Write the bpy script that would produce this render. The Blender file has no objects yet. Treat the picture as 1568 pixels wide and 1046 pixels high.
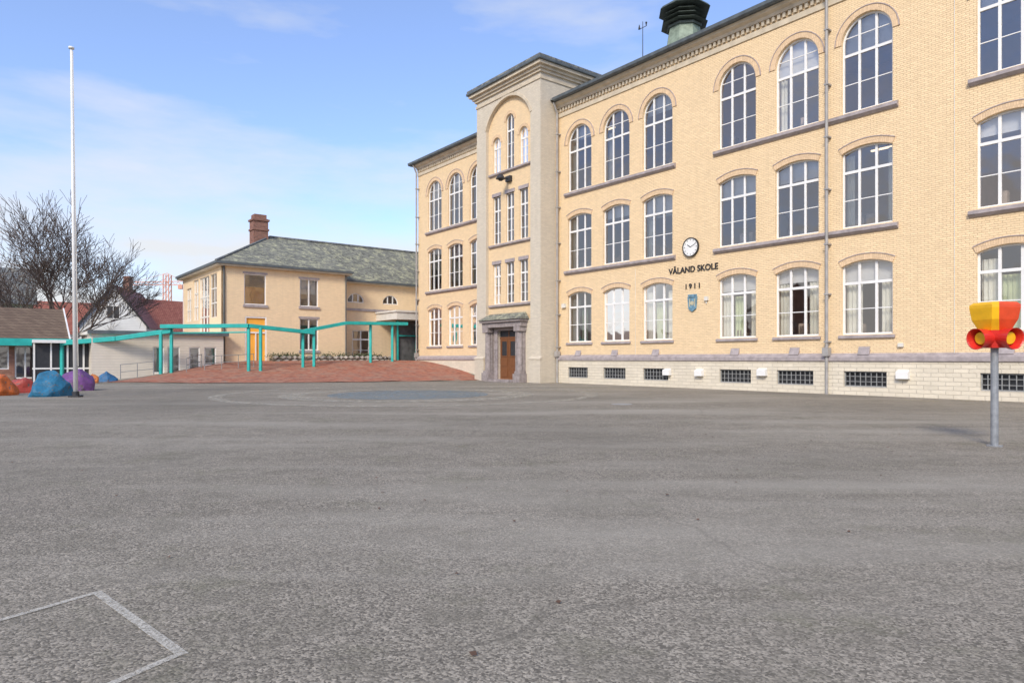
import bpy, math, random, bmesh
from mathutils import Vector, Matrix, noise
random.seed(7)
sc = bpy.context.scene
TH = math.atan2(814, 1045)
S, C = math.sin(TH), math.cos(TH)

# ---------------------------------------------------------------- materials
def newmat(name):
    m = bpy.data.materials.new(name); m.use_nodes = True
    nt = m.node_tree; b = nt.nodes['Principled BSDF']
    return m, nt, b
def N(nt, t, **kw):
    n = nt.nodes.new(t)
    for k, v in kw.items(): setattr(n, k, v)
    return n
def mixc(nt, fac, a, b, blend='MIX'):
    n = N(nt, 'ShaderNodeMix', data_type='RGBA', blend_type=blend)
    for sock, v in ((n.inputs[0], fac), (n.inputs[6], a), (n.inputs[7], b)):
        if hasattr(v, 'is_output'): nt.links.new(v, sock)
        else: sock.default_value = v if not isinstance(v, tuple) else (*v[:3], 1)
    return n.outputs[2]
def ramp(nt, inp, p0, p1, c0=(0, 0, 0), c1=(1, 1, 1)):
    r = N(nt, 'ShaderNodeValToRGB')
    r.color_ramp.elements[0].position = p0; r.color_ramp.elements[1].position = p1
    r.color_ramp.elements[0].color = (*c0, 1); r.color_ramp.elements[1].color = (*c1, 1)
    nt.links.new(inp, r.inputs[0]); return r.outputs[0]
def noi(nt, vec, scale, detail=3, rough=.6):
    n = N(nt, 'ShaderNodeTexNoise'); n.inputs['Scale'].default_value = scale
    n.inputs['Detail'].default_value = detail; n.inputs['Roughness'].default_value = rough
    nt.links.new(vec, n.inputs['Vector']); return n.outputs['Fac']
def objc(nt): return N(nt, 'ShaderNodeTexCoord').outputs['Object']
def bump(nt, b, h, strength=.3, dist=.02):
    n = N(nt, 'ShaderNodeBump'); n.inputs['Strength'].default_value = strength
    n.inputs['Distance'].default_value = dist
    nt.links.new(h, n.inputs['Height']); nt.links.new(n.outputs[0], b.inputs['Normal'])
def mul(c, f): return tuple(min(1, x * f) for x in c)
def plain(name, col, rough=.6, var=.15, scale=3, metal=0, bmp=0.0, bscale=40):
    m, nt, b = newmat(name); oc = objc(nt)
    f = noi(nt, oc, scale, 2)
    c = mixc(nt, ramp(nt, f, .3, .7), mul(col, 1 - var), mul(col, 1 + var))
    nt.links.new(c, b.inputs['Base Color'])
    b.inputs['Roughness'].default_value = rough; b.inputs['Metallic'].default_value = metal
    if bmp: bump(nt, b, noi(nt, oc, bscale, 2), bmp)
    return m
def wallvec(nt):
    oc = objc(nt); s = N(nt, 'ShaderNodeSeparateXYZ'); nt.links.new(oc, s.inputs[0])
    a = N(nt, 'ShaderNodeMath', operation='ADD'); nt.links.new(s.outputs[0], a.inputs[0]); nt.links.new(s.outputs[1], a.inputs[1])
    c = N(nt, 'ShaderNodeCombineXYZ'); nt.links.new(a.outputs[0], c.inputs[0]); nt.links.new(s.outputs[2], c.inputs[1])
    return oc, c.outputs[0]
def brick(name, col, bw=.25, rh=.08, mort=.010, contrast=.06, mcol=None, bstr=.6, dirt=.12, bdist=.012):
    m, nt, b = newmat(name); oc, v = wallvec(nt)
    t = N(nt, 'ShaderNodeTexBrick'); nt.links.new(v, t.inputs['Vector'])
    t.inputs['Scale'].default_value = 1; t.inputs['Brick Width'].default_value = bw
    t.inputs['Row Height'].default_value = rh; t.inputs['Mortar Size'].default_value = mort
    t.inputs['Mortar Smooth'].default_value = .6
    t.inputs['Color1'].default_value = (*mul(col, 1 - contrast), 1); t.inputs['Color2'].default_value = (*mul(col, 1 + contrast), 1)
    t.inputs['Mortar'].default_value = (*(mcol or mul(col, .80)), 1)
    f = ramp(nt, noi(nt, oc, .35, 4, .65), .35, .7)
    c = mixc(nt, f, t.outputs['Color'], mul(col, 1 - dirt))
    # keep the coursing visible under the weathering
    c = mixc(nt, .5, c, t.outputs['Color'])
    mp = N(nt, 'ShaderNodeMapping'); mp.inputs['Scale'].default_value = (3, 3, .25); nt.links.new(oc, mp.inputs[0])
    f2 = ramp(nt, noi(nt, mp.outputs[0], 1.2, 3, .7), .5, .85, (0, 0, 0), (.35, .35, .35))
    c = mixc(nt, f2, c, mul(col, .72))
    nt.links.new(c, b.inputs['Base Color']); b.inputs['Roughness'].default_value = .85
    inv = N(nt, 'ShaderNodeMath', operation='SUBTRACT'); inv.inputs[0].default_value = 1; nt.links.new(t.outputs['Fac'], inv.inputs[1])
    ad = N(nt, 'ShaderNodeMath', operation='MULTIPLY_ADD'); nt.links.new(noi(nt, oc, 7, 2), ad.inputs[0]); ad.inputs[1].default_value = 1.6
    nt.links.new(inv.outputs[0], ad.inputs[2])
    bump(nt, b, ad.outputs[0], bstr, bdist)
    return m
def slate(name, c1, c2, moss):
    m, nt, b = newmat(name); oc, v = wallvec(nt)
    t = N(nt, 'ShaderNodeTexBrick'); nt.links.new(v, t.inputs['Vector']); t.inputs['Scale'].default_value = 1
    t.inputs['Brick Width'].default_value = .3; t.inputs['Row Height'].default_value = .17; t.inputs['Mortar Size'].default_value = .014
    t.inputs['Color1'].default_value = (*c1, 1); t.inputs['Color2'].default_value = (*c2, 1); t.inputs['Mortar'].default_value = (*mul(c1, .4), 1)
    c = mixc(nt, ramp(nt, noi(nt, oc, 1.6, 5, .8), .49, .62), t.outputs['Color'], moss)
    c = mixc(nt, ramp(nt, noi(nt, oc, 4, 3, .7), .52, .68), c, mul(c1, .5))
    nt.links.new(c, b.inputs['Base Color']); b.inputs['Roughness'].default_value = .85
    bump(nt, b, t.outputs['Fac'], -.6, .03)
    return m
YEL = (.87, .645, .385)
M = {}
M['yellow'] = brick('yellow_brick', YEL, bstr=.95, contrast=.07, dirt=.09, bdist=.014)
M['arch'] = brick('arch_brick', (.76, .54, .33), bw=.08, rh=.25, contrast=.12)
M['annexy'] = brick('annex_yellow', (.85, .64, .40), bstr=.3)
M['stone'] = brick('tower_stone', (.68, .595, .465), bw=.25, rh=.08, bstr=.9, contrast=.08, dirt=.16)
M['plinth'] = brick('plinth_cream', (.74, .655, .51), bw=.5, rh=.16, mort=.014, bstr=.9, dirt=.28)
M['sill'] = plain('sill_grey', (.36, .31, .30), .7, .2, 4, bmp=.2)
M['portal'] = plain('portal_stone', (.30, .255, .24), .7, .25, 5, bmp=.3)
M['cornice'] = plain('cornice_stone', (.58, .49, .36), .7, .15, 2, bmp=.2)
M['gutter'] = plain('gutter_zinc', (.10, .115, .12), .5, .25, 3)
M['pipe'] = plain('downpipe', (.34, .32, .30), .5, .15, 3)
M['slate'] = slate('roof_slate', (.14, .15, .15), (.22, .23, .23), (.27, .27, .22))
M['slate2'] = slate('annex_slate', (.16, .16, .13), (.28, .275, .215), (.42, .41, .26))
M['white'] = plain('white_paint', (.80, .78, .74), .5, .05, 3)
M['white2'] = plain('offwhite_paint', (.70, .66, .58), .6, .08, 3)
M['room'] = plain('room_wall', (.72, .58, .52), .8, .1, 1)
M['curtain'] = plain('curtain', (.78, .78, .68), .9, .08, 2)
M['curtain2'] = plain('curtain_green', (.60, .68, .44), .9, .12, 2)
M['blind'] = plain('blind', (.66, .67, .67), .8, .04, 2)
M['dark'] = plain('dark_metal', (.03, .03, .032), .5, .2, 5)
M['grate'] = plain('grate_grey', (.26, .26, .25), .5, .2, 5)
M['teal'] = plain('teal_paint', (.02, .40, .35), .45, .12, 2)
M['copper'] = plain('copper_vent', (.22, .27, .20), .6, .3, 3)
M['orange'] = plain('orange_interior', (.90, .42, .05), .6, .1, 1)
M['chim'] = brick('chimney_brick', (.25, .11, .075), contrast=.3, mcol=(.25, .2, .17))
M['rbrick'] = brick('red_brick_wall', (.32, .16, .11), contrast=.25)
M['steel'] = plain('galvanised', (.30, .31, .32), .5, .2, 8, metal=.3)
def glass():
    m, nt, b = newmat('window_glass'); out = nt.nodes['Material Output']; nt.nodes.remove(b)
    tr = N(nt, 'ShaderNodeBsdfTransparent'); tr.inputs[0].default_value = (.88, .87, .86, 1)
    gl = N(nt, 'ShaderNodeBsdfGlossy'); gl.inputs['Roughness'].default_value = .04; gl.inputs[0].default_value = (.97, .93, .90, 1)
    fr = N(nt, 'ShaderNodeFresnel'); fr.inputs[0].default_value = 1.5
    ad = N(nt, 'ShaderNodeMath', operation='MULTIPLY_ADD'); ad.inputs[1].default_value = 1.3; ad.inputs[2].default_value = .15
    nt.links.new(fr.outputs[0], ad.inputs[0])
    oc = objc(nt); bp = N(nt, 'ShaderNodeBump'); bp.inputs['Strength'].default_value = .10; bp.inputs['Distance'].default_value = .1
    nt.links.new(noi(nt, oc, 1.3, 1), bp.inputs['Height']); nt.links.new(bp.outputs[0], gl.inputs['Normal'])
    mx = N(nt, 'ShaderNodeMixShader'); nt.links.new(ad.outputs[0], mx.inputs[0]); nt.links.new(tr.outputs[0], mx.inputs[1]); nt.links.new(gl.outputs[0], mx.inputs[2])
    nt.links.new(mx.outputs[0], out.inputs[0]); return m
M['glass'] = glass()
def emis(name, col, st):
    m, nt, b = newmat(name); b.inputs['Base Color'].default_value = (*col, 1)
    b.inputs['Emission Color'].default_value = (*col, 1); b.inputs['Emission Strength'].default_value = st; return m
M['lamp'] = emis('ceiling_lamp', (1, .78, .5), 2.0)
def wood():
    m, nt, b = newmat('door_wood'); oc = objc(nt)
    mp = N(nt, 'ShaderNodeMapping'); mp.inputs['Scale'].default_value = (14, 14, 1); nt.links.new(oc, mp.inputs[0])
    c = mixc(nt, noi(nt, mp.outputs[0], 2), (.10, .035, .012), (.28, .11, .04)); nt.links.new(c, b.inputs['Base Color'])
    b.inputs['Roughness'].default_value = .4; return m
M['wood'] = wood()
def clap(name, col):
    m, nt, b = newmat(name); oc = objc(nt); s = N(nt, 'ShaderNodeSeparateXYZ'); nt.links.new(oc, s.inputs[0])
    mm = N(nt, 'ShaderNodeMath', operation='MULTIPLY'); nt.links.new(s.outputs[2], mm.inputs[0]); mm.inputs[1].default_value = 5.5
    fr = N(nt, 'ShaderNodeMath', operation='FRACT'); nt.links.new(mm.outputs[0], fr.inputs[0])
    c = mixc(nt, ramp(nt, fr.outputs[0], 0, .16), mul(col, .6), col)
    c = mixc(nt, ramp(nt, noi(nt, oc, 1.2), .4, .8), c, mul(col, .85))
    nt.links.new(c, b.inputs['Base Color']); bump(nt, b, fr.outputs[0], .6, .03); return m
M['clap'] = clap('clapboard_white', (.76, .68, .57))
def tiles(name, c1, c2):
    m, nt, b = newmat(name); oc, v = wallvec(nt); t = N(nt, 'ShaderNodeTexBrick'); nt.links.new(v, t.inputs['Vector'])
    t.offset = 0; t.inputs['Scale'].default_value = 1; t.inputs['Brick Width'].default_value = .25; t.inputs['Row Height'].default_value = .2
    t.inputs['Mortar Size'].default_value = .03; t.inputs['Mortar Smooth'].default_value = 1
    t.inputs['Color1'].default_value = (*c1, 1); t.inputs['Color2'].default_value = (*c2, 1); t.inputs['Mortar'].default_value = (*mul(c1, .45), 1)
    nt.links.new(t.outputs['Color'], b.inputs['Base Color']); bump(nt, b, t.outputs['Fac'], -.8, .05); b.inputs['Roughness'].default_value = .7; return m
M['tile_brown'] = tiles('roof_tile_brown', (.14, .09, .055), (.21, .145, .09))
M['tile_red'] = tiles('roof_tile_red', (.28, .085, .055), (.38, .14, .09))

# ---------------------------------------------------------------- mesh builder
class B:
    def __init__(s): s.v = []; s.f = []
    def add(s, vs, fs):
        o = len(s.v); s.v += [tuple(v) for v in vs]; s.f += [tuple(i + o for i in f) for f in fs]
    def box(s, x0, x1, y0, y1, z0, z1):
        s.add([(x0, y0, z0), (x1, y0, z0), (x1, y1, z0), (x0, y1, z0), (x0, y0, z1), (x1, y0, z1), (x1, y1, z1), (x0, y1, z1)],
              [(0, 3, 2, 1), (4, 5, 6, 7), (0, 1, 5, 4), (1, 2, 6, 5), (2, 3, 7, 6), (3, 0, 4, 7)])
    def poly(s, pts): s.add(pts, [tuple(range(len(pts)))])
    def prof(s, pr, x0, x1):
        n = len(pr); vs = [(x0, y, z) for y, z in pr] + [(x1, y, z) for y, z in pr]
        s.add(vs, [tuple(range(n)), tuple(range(2 * n - 1, n - 1, -1))] + [(i, i + n, (i + 1) % n + n, (i + 1) % n) for i in range(n)])
    def ring(s, o, i, y0, y1):
        n = len(o); vs = [(x, y0, z) for x, z in o] + [(x, y0, z) for x, z in i] + [(x, y1, z) for x, z in o] + [(x, y1, z) for x, z in i]
        fs = []
        for k in range(n):
            j = (k + 1) % n
            fs += [(k, j, n + j, n + k), (n + k, n + j, 3 * n + j, 3 * n + k), (k, 2 * n + k, 2 * n + j, j)]
        s.add(vs, fs)
    def tube(s, p0, p1, r0, r1, n=8, cap=True):
        p0 = Vector(p0); p1 = Vector(p1); d = (p1 - p0).normalized()
        a = d.orthogonal().normalized(); b = d.cross(a); vs = []
        for p, r in ((p0, r0), (p1, r1)):
            for k in range(n):
                t = 2 * math.pi * k / n; vs.append(p + a * math.cos(t) * r + b * math.sin(t) * r)
        fs = [(k, (k + 1) % n, (k + 1) % n + n, k + n) for k in range(n)]
        if cap: fs += [tuple(range(n - 1, -1, -1)), tuple(range(n, 2 * n))]
        s.add(vs, fs)
    def beam(s, p0, p1, w, h):
        p0 = Vector(p0); p1 = Vector(p1); d = (p1 - p0); sd = Vector((d.y, -d.x, 0)).normalized() * w / 2; u = Vector((0, 0, h / 2))
        vs = [p + a * sd + b * u for p in (p0, p1) for a, b in ((-1, -1), (1, -1), (1, 1), (-1, 1))]
        s.add(vs, [(0, 1, 2, 3), (7, 6, 5, 4), (0, 4, 5, 1), (1, 5, 6, 2), (2, 6, 7, 3), (3, 7, 4, 0)])
    def make(s, name, mat, parent=None, smooth=False, bevel=0):
        me = bpy.data.meshes.new(name); me.from_pydata(s.v, [], s.f); me.update()
        bm = bmesh.new(); bm.from_mesh(me); bmesh.ops.recalc_face_normals(bm, faces=bm.faces); bm.to_mesh(me); bm.free()
        o = bpy.data.objects.new(name, me); sc.collection.objects.link(o)
        if mat: me.materials.append(mat)
        if parent: o.parent = parent
        if smooth:
            for p in me.polygons: p.use_smooth = True
        if bevel:
            md = o.modifiers.new('bev', 'BEVEL'); md.width = bevel; md.segments = 2; md.limit_method = 'ANGLE'
        return o
def empty(name, loc=(0, 0, 0), rz=0):
    e = bpy.data.objects.new(name, None); sc.collection.objects.link(e); e.location = loc; e.rotation_euler = (0, 0, rz); return e
def outline(cx, w, z0, zs, rise, n=16):
    p = [(cx - w / 2, z0), (cx + w / 2, z0)]
    if rise <= .001: return p + [(cx + w / 2, zs), (cx - w / 2, zs)]
    R = (w * w / 4 + rise * rise) / (2 * rise); cz = zs + rise - R
    a = math.asin(min(1, w / 2 / R))
    if rise > w / 2 - 1e-6: a = math.pi / 2
    for k in range(n + 1):
        t = a - 2 * a * k / n; p.append((cx + R * math.sin(t), cz + R * math.cos(t)))
    return p
def arcz(dx, w, zs, rise):
    if rise <= .001: return zs
    R = (w * w / 4 + rise * rise) / (2 * rise); return zs + rise - R + math.sqrt(max(0, R * R - dx * dx))
def wall(name, outer, holes, y0, y1, mat, parent, plane='xz'):
    cu = bpy.data.curves.new(name, 'CURVE'); cu.dimensions = '2D'; cu.fill_mode = 'BOTH'; cu.extrude = (y1 - y0) / 2
    for pts in [outer] + holes:
        sp = cu.splines.new('POLY'); sp.points.add(len(pts) - 1)
        for q, (x, z) in zip(sp.points, pts): q.co = (x, z, 0, 1)
        sp.use_cyclic_u = True
    o = bpy.data.objects.new(name + '_c', cu); sc.collection.objects.link(o)
    bpy.context.view_layer.update()
    me = bpy.data.meshes.new_from_object(o.evaluated_get(bpy.context.evaluated_depsgraph_get()))
    bpy.data.objects.remove(o)
    for v in me.vertices:
        x, z, e = v.co
        v.co = (x, (y0 + y1) / 2 + e, z) if plane == 'xz' else ((y0 + y1) / 2 + e, x, z)
    bm = bmesh.new(); bm.from_mesh(me); bmesh.ops.remove_doubles(bm, verts=bm.verts, dist=.0005)
    bmesh.ops.recalc_face_normals(bm, faces=bm.faces); bm.to_mesh(me); bm.free()
    me.name = name; me.materials.clear(); me.materials.append(mat)
    for p in me.polygons: p.use_smooth = False; p.material_index = 0
    ob = bpy.data.objects.new(name, me); sc.collection.objects.link(ob); ob.parent = parent
    return ob
def rect(x0, x1, z0, z1): return [(x0, z0), (x1, z0), (x1, z1), (x0, z1)]

# ================================================================ SCHOOL BUILDING
sch = empty('school_building', (2.84, 42.4, 0), math.atan2(-C, S))
fr, gl, sil, arc, cur, cur2, bli, lampb = B(), B(), B(), B(), B(), B(), B(), B()
def window(cx, w, z0, zs, rise, y=.17, cols=3, transom=.66, thick=.07, sub=2, F=fr, G=gl):
    n = 16
    o = outline(cx, w, z0, zs, rise, n); i = outline(cx, w - 2 * thick, z0 + thick, zs, max(0, rise - thick) if rise else 0, n)
    if not rise: i = [(cx - w/2 + thick, z0 + thick), (cx + w/2 - thick, z0 + thick), (cx + w/2 - thick, zs - thick), (cx - w/2 + thick, zs - thick)]
    F.ring(o, i, y - .05, y + .05)
    G.poly([(x, y, z) for x, z in i])
    for k in range(1, cols):
        x = cx - w / 2 + w * k / cols
        F.box(x - .048, x + .048, y - .04, y + .04, z0 + thick, arcz(x - cx, w - 2 * thick, zs, max(0, rise - thick) if rise else 0) - (thick if not rise else 0))
    H = zs + rise - z0
    zt = z0 + H * transom
    if transom: F.box(cx - w / 2 + thick, cx + w / 2 - thick, y - .046, y + .046, zt - .055, zt + .055)
    for k in range(1, sub):
        zz = z0 + (zt - z0) * k / sub if transom else z0 + H * k / sub
        F.box(cx - w / 2 + thick, cx + w / 2 - thick, y - .02, y + .02, zz - .018, zz + .018)
    if transom and rise > .5:
        zz = zt + (zs + rise - zt) * .5
        hw = math.sqrt(max(0.01, (w / 2) ** 2 - max(0, zz - zs) ** 2)) - thick
        F.box(cx - hw, cx + hw, y - .02, y + .02, zz - .018, zz + .018)
def archtrim(cx, w, zs, rise, t0=.004, t=.24, y0=-.035, y1=.0, n=16, T=None):
    T = T or arc
    o = outline(cx, w, 0, zs, rise, n)[2:]; R = (w * w / 4 + rise * rise) / (2 * rise); cz = zs + rise - R
    vs = []; m = len(o)
    for x, z in o:
        d = Vector((x - cx, z - cz)).normalized()
        for r in (R + t0, R + t):
            for y in (y0, y1 + .002): vs.append((cx + d.x * r, y, cz + d.y * r))
    fs = []
    for k in range(m - 1):
        a = 4 * k; b = a + 4
        fs += [(a, a + 2, b + 2, b), (a, b, b + 1, a + 1), (a + 2, a + 3, b + 3, b + 2)]
    fs += [(0, 1, 3, 2), (4 * m - 4, 4 * m - 2, 4 * m - 1, 4 * m - 3)]
    T.add(vs, fs)
def drape(Bx, x0, x1, z0, z1, y, amp=.035, per=.16):
    n = max(4, int((x1 - x0) / .04)); vs = []
    ph = random.random() * 6
    for k in range(n + 1):
        x = x0 + (x1 - x0) * k / n; yy = y + amp * math.sin(2 * math.pi * x / per + ph)
        vs += [(x, yy, z0), (x, yy, z1)]
    Bx.add(vs, [(2 * k, 2 * k + 2, 2 * k + 3, 2 * k + 1) for k in range(n)])
groups = [[-14.55, -11.6, -8.65], [1.95, 4.93, 7.9], [12.72, 15.72, 18.72], [23.6, 26.6, 29.6]]
W = 2.02
floors = [(2.48, 5.28, .22), (6.88, 9.95, .22), (11.62, 14.5, W / 2)]
holesL, holesR = [], []
furn = B(); flash = B()
for gi, g in enumerate(groups):
    for fi, (z0, zs, rise) in enumerate(floors):
        for cx in g:
            (holesL if gi == 0 else holesR).append(outline(cx, W, z0, zs, rise))
            window(cx, W, z0, zs, rise, transom=.70 if fi < 2 else .62)
            archtrim(cx, W, zs, rise)
            archtrim(cx, W, zs, rise, t0=.242, t=.275, y0=-.06, T=flash)
            r = random.random()
            if fi == 0:
                drape(cur, cx - .98, cx - .98 + random.uniform(.4, .65), z0, z0 + 2.6, .42)
                drape(cur, cx + .98 - random.uniform(.4, .65), cx + .98, z0, z0 + 2.6, .42)
                if r < .55: drape(cur2, cx - random.uniform(.2, .5), cx + random.uniform(.1, .5), z0, z0 + 2.0, .5)
                if r > .45: bli.box(cx - 1, cx + 1, .36, .37, zs - random.uniform(.2, .7), zs + .3)
            elif fi == 1:
                if r < .75: bli.box(cx - 1, cx + 1, .36, .37, zs - random.uniform(.3, 1.0), zs + .3)
                if r > .6: drape(cur, cx - .98, cx - .65, z0, zs, .45)
                if random.random() > .7: drape(cur, cx + .65, cx + .98, z0, zs, .45)
            else:
                if r < .6: bli.box(cx - 1, cx + 1, .36, .37, zs - random.uniform(-.3, .5), zs + 1.2)
                if random.random() > .7: drape(cur, cx + .65, cx + .98, z0, zs, .45)
                if random.random() > .7: drape(cur, cx - .98, cx - .7, z0, zs, .45)
            for q in range(3):
                if random.random() < .6:
                    x = cx + random.uniform(-.8, .5); hgt = random.uniform(.15, .6); furn.box(x, x + random.uniform(.1, .4), .5, .8, z0 - .1, z0 + hgt)
            if fi == 0:
                sil.prof([(.13, z0), (-.10, z0 - .05), (-.10, z0 - .15), (.0, z0 - .17), (.13, z0 - .17)], cx - W / 2 - .1, cx + W / 2 + .1)
        if fi > 0:
            sil.prof([(.13, z0), (-.17, z0 - .08), (-.17, z0 - .20), (-.05, z0 - .30), (.003, z0 - .30), (.13, z0 - .2)], g[0] - W / 2 - .22, g[2] + W / 2 + .22)
furn.make('window_items', plain('clutter', (.35, .28, .22), .7, .7, 1.3), sch)
flash.make('arch_flashing', plain('flashing', (.42, .34, .31), .6), sch)
TL, TR = -6.75, 0.0
wall('wall_left', rect(-17.1, TL, 1.5, 17.2), holesL, 0, .4, M['yellow'], sch)
wall('wall_right', rect(TR, 36, 1.5, 17.2), holesR, 0, .4, M['yellow'], sch)
b = B(); b.box(-17.1, -16.7, .4, 14, .5, 17.2); b.box(35.6, 36, .4, 14, -.3, 17.2); b.box(-17.1, 36, 14, 14.4, -.3, 17.2); b.make('wall_back', M['yellow'], sch)
pw = []
gr = B(); bl = B()
for g in groups[1:]:
    for cx in g:
        pw.append(rect(cx - .85, cx + .85, .35, .98))
        for k in range(1, 8): gr.box(cx - .85 + k * 1.7 / 8 - .015, cx - .85 + k * 1.7 / 8 + .015, -.06, -.03, .35, .98)
        for k in range(1, 3): gr.box(cx - .85, cx + .85, -.055, -.035, .35 + k * .21 - .012, .35 + k * .21 + .012)
        gr.ring(rect(cx - .85, cx + .85, .35, .98), rect(cx - .8, cx + .8, .4, .93), -.07, -.02)
        bl.box(cx - .9, cx + .9, .05, .1, .3, 1.02)
wall('plinth_right', rect(TR, 36, -.4, 1.45), pw, -.15, .2, M['plinth'], sch)
b = B(); b.box(-17.25, TL, -.15, .2, -.4, 1.45); b.make('plinth_left', M['plinth'], sch)
gr.make('basement_grates', M['grate'], sch); bl.make('basement_glass', M['dark'], sch)
wt = B()
for a, c in ((-17.3, TL), (TR, 36)): wt.prof([(.003, 1.72), (-.22, 1.56), (-.22, 1.40), (-.14, 1.36), (.1, 1.36), (.1, 1.72)], a, c)
for g in groups[1:]:
    for cx in g: wt.prof([(-.01, 1.98), (-.14, 1.66), (-.10, 1.64), (.0, 1.66)], cx - .3, cx + .15)
wt.make('water_table', M['sill'], sch)
vb = B()
for s, z in ((8.75, .78), (10.75, .78), (14.2, .86), (20.2, .86)): vb.prof([(-.153, z + .2), (-.36, z + .12), (-.36, z - .15), (-.153, z - .15)], s - .22, s + .22)
vb.make('vent_boxes', M['white'], sch, bevel=.01)
co = B()
for a, c in ((-17.1, TL), (TR, 36)):
    a2 = a
    co.prof([(.0, 16.35), (-.06, 16.35), (-.06, 16.6), (.0, 16.6)], a2, c)
    co.prof([(.003, 16.88), (-.16, 16.88), (-.22, 17.0), (-.38, 17.08), (-.45, 17.2), (.003, 17.2)], a2, c)
    n = int((c - a2) / .26)
    for k in range(n): co.box(a2 + k * .26 + .05, a2 + k * .26 + .18, -.13, .003, 16.66, 16.86)
co.make('cornice', M['cornice'], sch)
gu = B()
gprof = [(-.5, 17.22), (-.62, 17.20), (-.70, 17.27), (-.72, 17.42), (-.66, 17.42), (-.5, 17.34)]
for a, c in ((-17.6, TL - .3), (TR + .3, 36.4)): gu.prof(gprof, a, c); gu.prof([(.0, 17.2), (-.5, 17.2), (-.5, 17.4), (.0, 17.4)], a, c)
pp = B()
for s, z0 in ((.22, 0), (17.2, 0), (-17.0, 1.2)):
    pp.tube((s, -.24, z0), (s, -.24, 16.6), .065, .065); pp.tube((s, -.24, 16.6), (s, -.55, 17.2), .065, .065)
    for z in (2.2, 4.2, 6.3, 8.6, 10.8, 13, 15.3): pp.box(s - .09, s + .09, -.32, .0, z - .03, z + .03)
    pp.box(s - .13, s + .13, -.38, -.1, 1.6, 1.95)
pp.make('downpipes', M['pipe'], sch, smooth=False)
b = B(); b.box(10.95, 11.15, -.12, 0, 4.35, 4.55); b.box(11.0, 11.05, -.05, 0, 4.2, 4.35); b.box(.5, .8, -.15, 0, 4.6, 4.85); b.box(19.95, 20.15, -.1, 0, 1.95, 2.1); b.tube((6.4, -.03, 1.7), (6.4, -.03, 6.4), .012, .012, 5); b.tube((21.9, -.03, 1.7), (21.9, -.03, 17), .014, .014, 5)
b.make('wall_fixtures', M['white2'], sch)
E = 17.40; RZ = 21.9
def hiproof(name, x0, x1, y0, y1, ze, zr, hipL, hipR, mat, parent, thick=.12):
    ym = (y0 + y1) / 2; xl = x0 + hipL; xr = x1 - hipR; q = B()
    q.add([(x0, y0, ze), (x1, y0, ze), (x1, y1, ze), (x0, y1, ze), (xl, ym, zr), (xr, ym, zr),
           (x0, y0, ze - thick), (x1, y0, ze - thick), (x1, y1, ze - thick), (x0, y1, ze - thick)],
          [(0, 1, 5, 4), (1, 2, 5), (2, 3, 4, 5), (3, 0, 4), (0, 6, 7, 1), (1, 7, 8, 2), (2, 8, 9, 3), (3, 9, 6, 0), (6, 9, 8, 7)])
    return q.make(name, mat, parent)
hiproof('roof', -17.7, 36.4, -.62, 14.8, E + .06, RZ, 7.5, .01, M['slate'], sch)
rm = B()
for z in (1.85, 6.25, 11.0, 16.1):
    for a, c in ((-16.7, TL), (TR + .02, 35.6)): rm.box(a, c, .41, 7, z, z + .25)
rm.box(-16.7, 35.6, 7, 7.2, 1.5, 17)
for s in (-10.1, -6.7, .1, 10.3, 21.2): rm.box(s - .1, s + .1, .41, 7, 2.11, 16.09)
rm.make('rooms', M['room'], sch)
for gi, g in enumerate(groups[1:]):
    for fi, z in enumerate((6.2, 10.95, 16.05)):
        if fi and (random.random() < .75 or (gi == 1)):
            for cx in (g[0] + .3, g[2] - .3):
                for yy in (2.2,): lampb.box(cx - .5, cx + .5, yy - .06, yy + .06, z - .5, z - .44)
lampb.make('ceiling_lamps', M['lamp'], sch)

# ---- tower
tc = (TL + TR) / 2 + .05
PF, PW = -1.4, -1.18
panel_o = outline(tc, 4.7, 4.0, 16.75, 1.65, 24)
door_h = rect(tc - .95, tc + .95, .15, 3.45)
wall('tower_pilasters', rect(TL, TR, -.3, 19.0), [panel_o, door_h], PF, PW, M['stone'], sch)
tt = B(); archtrim(tc, 4.7, 16.75, 1.65, t0=.004, t=.16, y0=PF - .04, y1=PF, n=24, T=tt); tt.make('tower_arch_moulding', M['cornice'], sch)
hs = []
for k, dx in enumerate((-1.42, 0, 1.42)):
    for (z0, zt, ri) in ((5.1, 7.75, 0), (9.1, 12.25, 0), (13.85, 15.75 if dx else 16.95, .42)):
        hs.append(outline(tc + dx, .84, z0, zt, ri, 12) if ri else rect(tc + dx - .42, tc + dx + .42, z0, zt))
        if ri:
            window(tc + dx, .84, z0, zt, ri, y=PW + .16, cols=2, transom=.7, thick=.05, sub=3)
            archtrim(tc + dx, .84, zt, ri, t=.2, y0=PW - .035, y1=PW, n=12)
        else:
            window(tc + dx, .84, z0, zt, 0, y=PW + .16, cols=2, transom=.7, thick=.05, sub=3)
            sil.box(tc + dx - .5, tc + dx + .5, PW - .04, PW + .1, zt, zt + .22)
for z0 in (5.1, 9.1, 13.85):
    sil.prof([(PW + .12, z0), (PW - .15, z0 - .07), (PW - .15, z0 - .18), (PW, z0 - .26), (PW + .12, z0 - .2)], tc - 2.2, tc + 2.2)
wall('tower_panel', rect(tc - 2.5, tc + 2.5, 3.7, 18.6), hs, PW + .003, PW + .35, M['yellow'], sch)
b = B(); b.box(TL, TL + .45, PW, 6, -.3, 19.0); b.box(TR - .45, TR, PW, 6, -.3, 19.0); b.box(TL, TR, 6, 6.3, 10, 19.0); b.make('tower_sides', M['stone'], sch)
b = B(); b.box(TL + .46, TR - .46, 2.5, 2.6, 0, 18.9)
for z in (4.0, 8.3, 12.9, 18.7): b.box(TL + .46, TR - .46, PW + .36, 2.49, z, z + .2)
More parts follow.
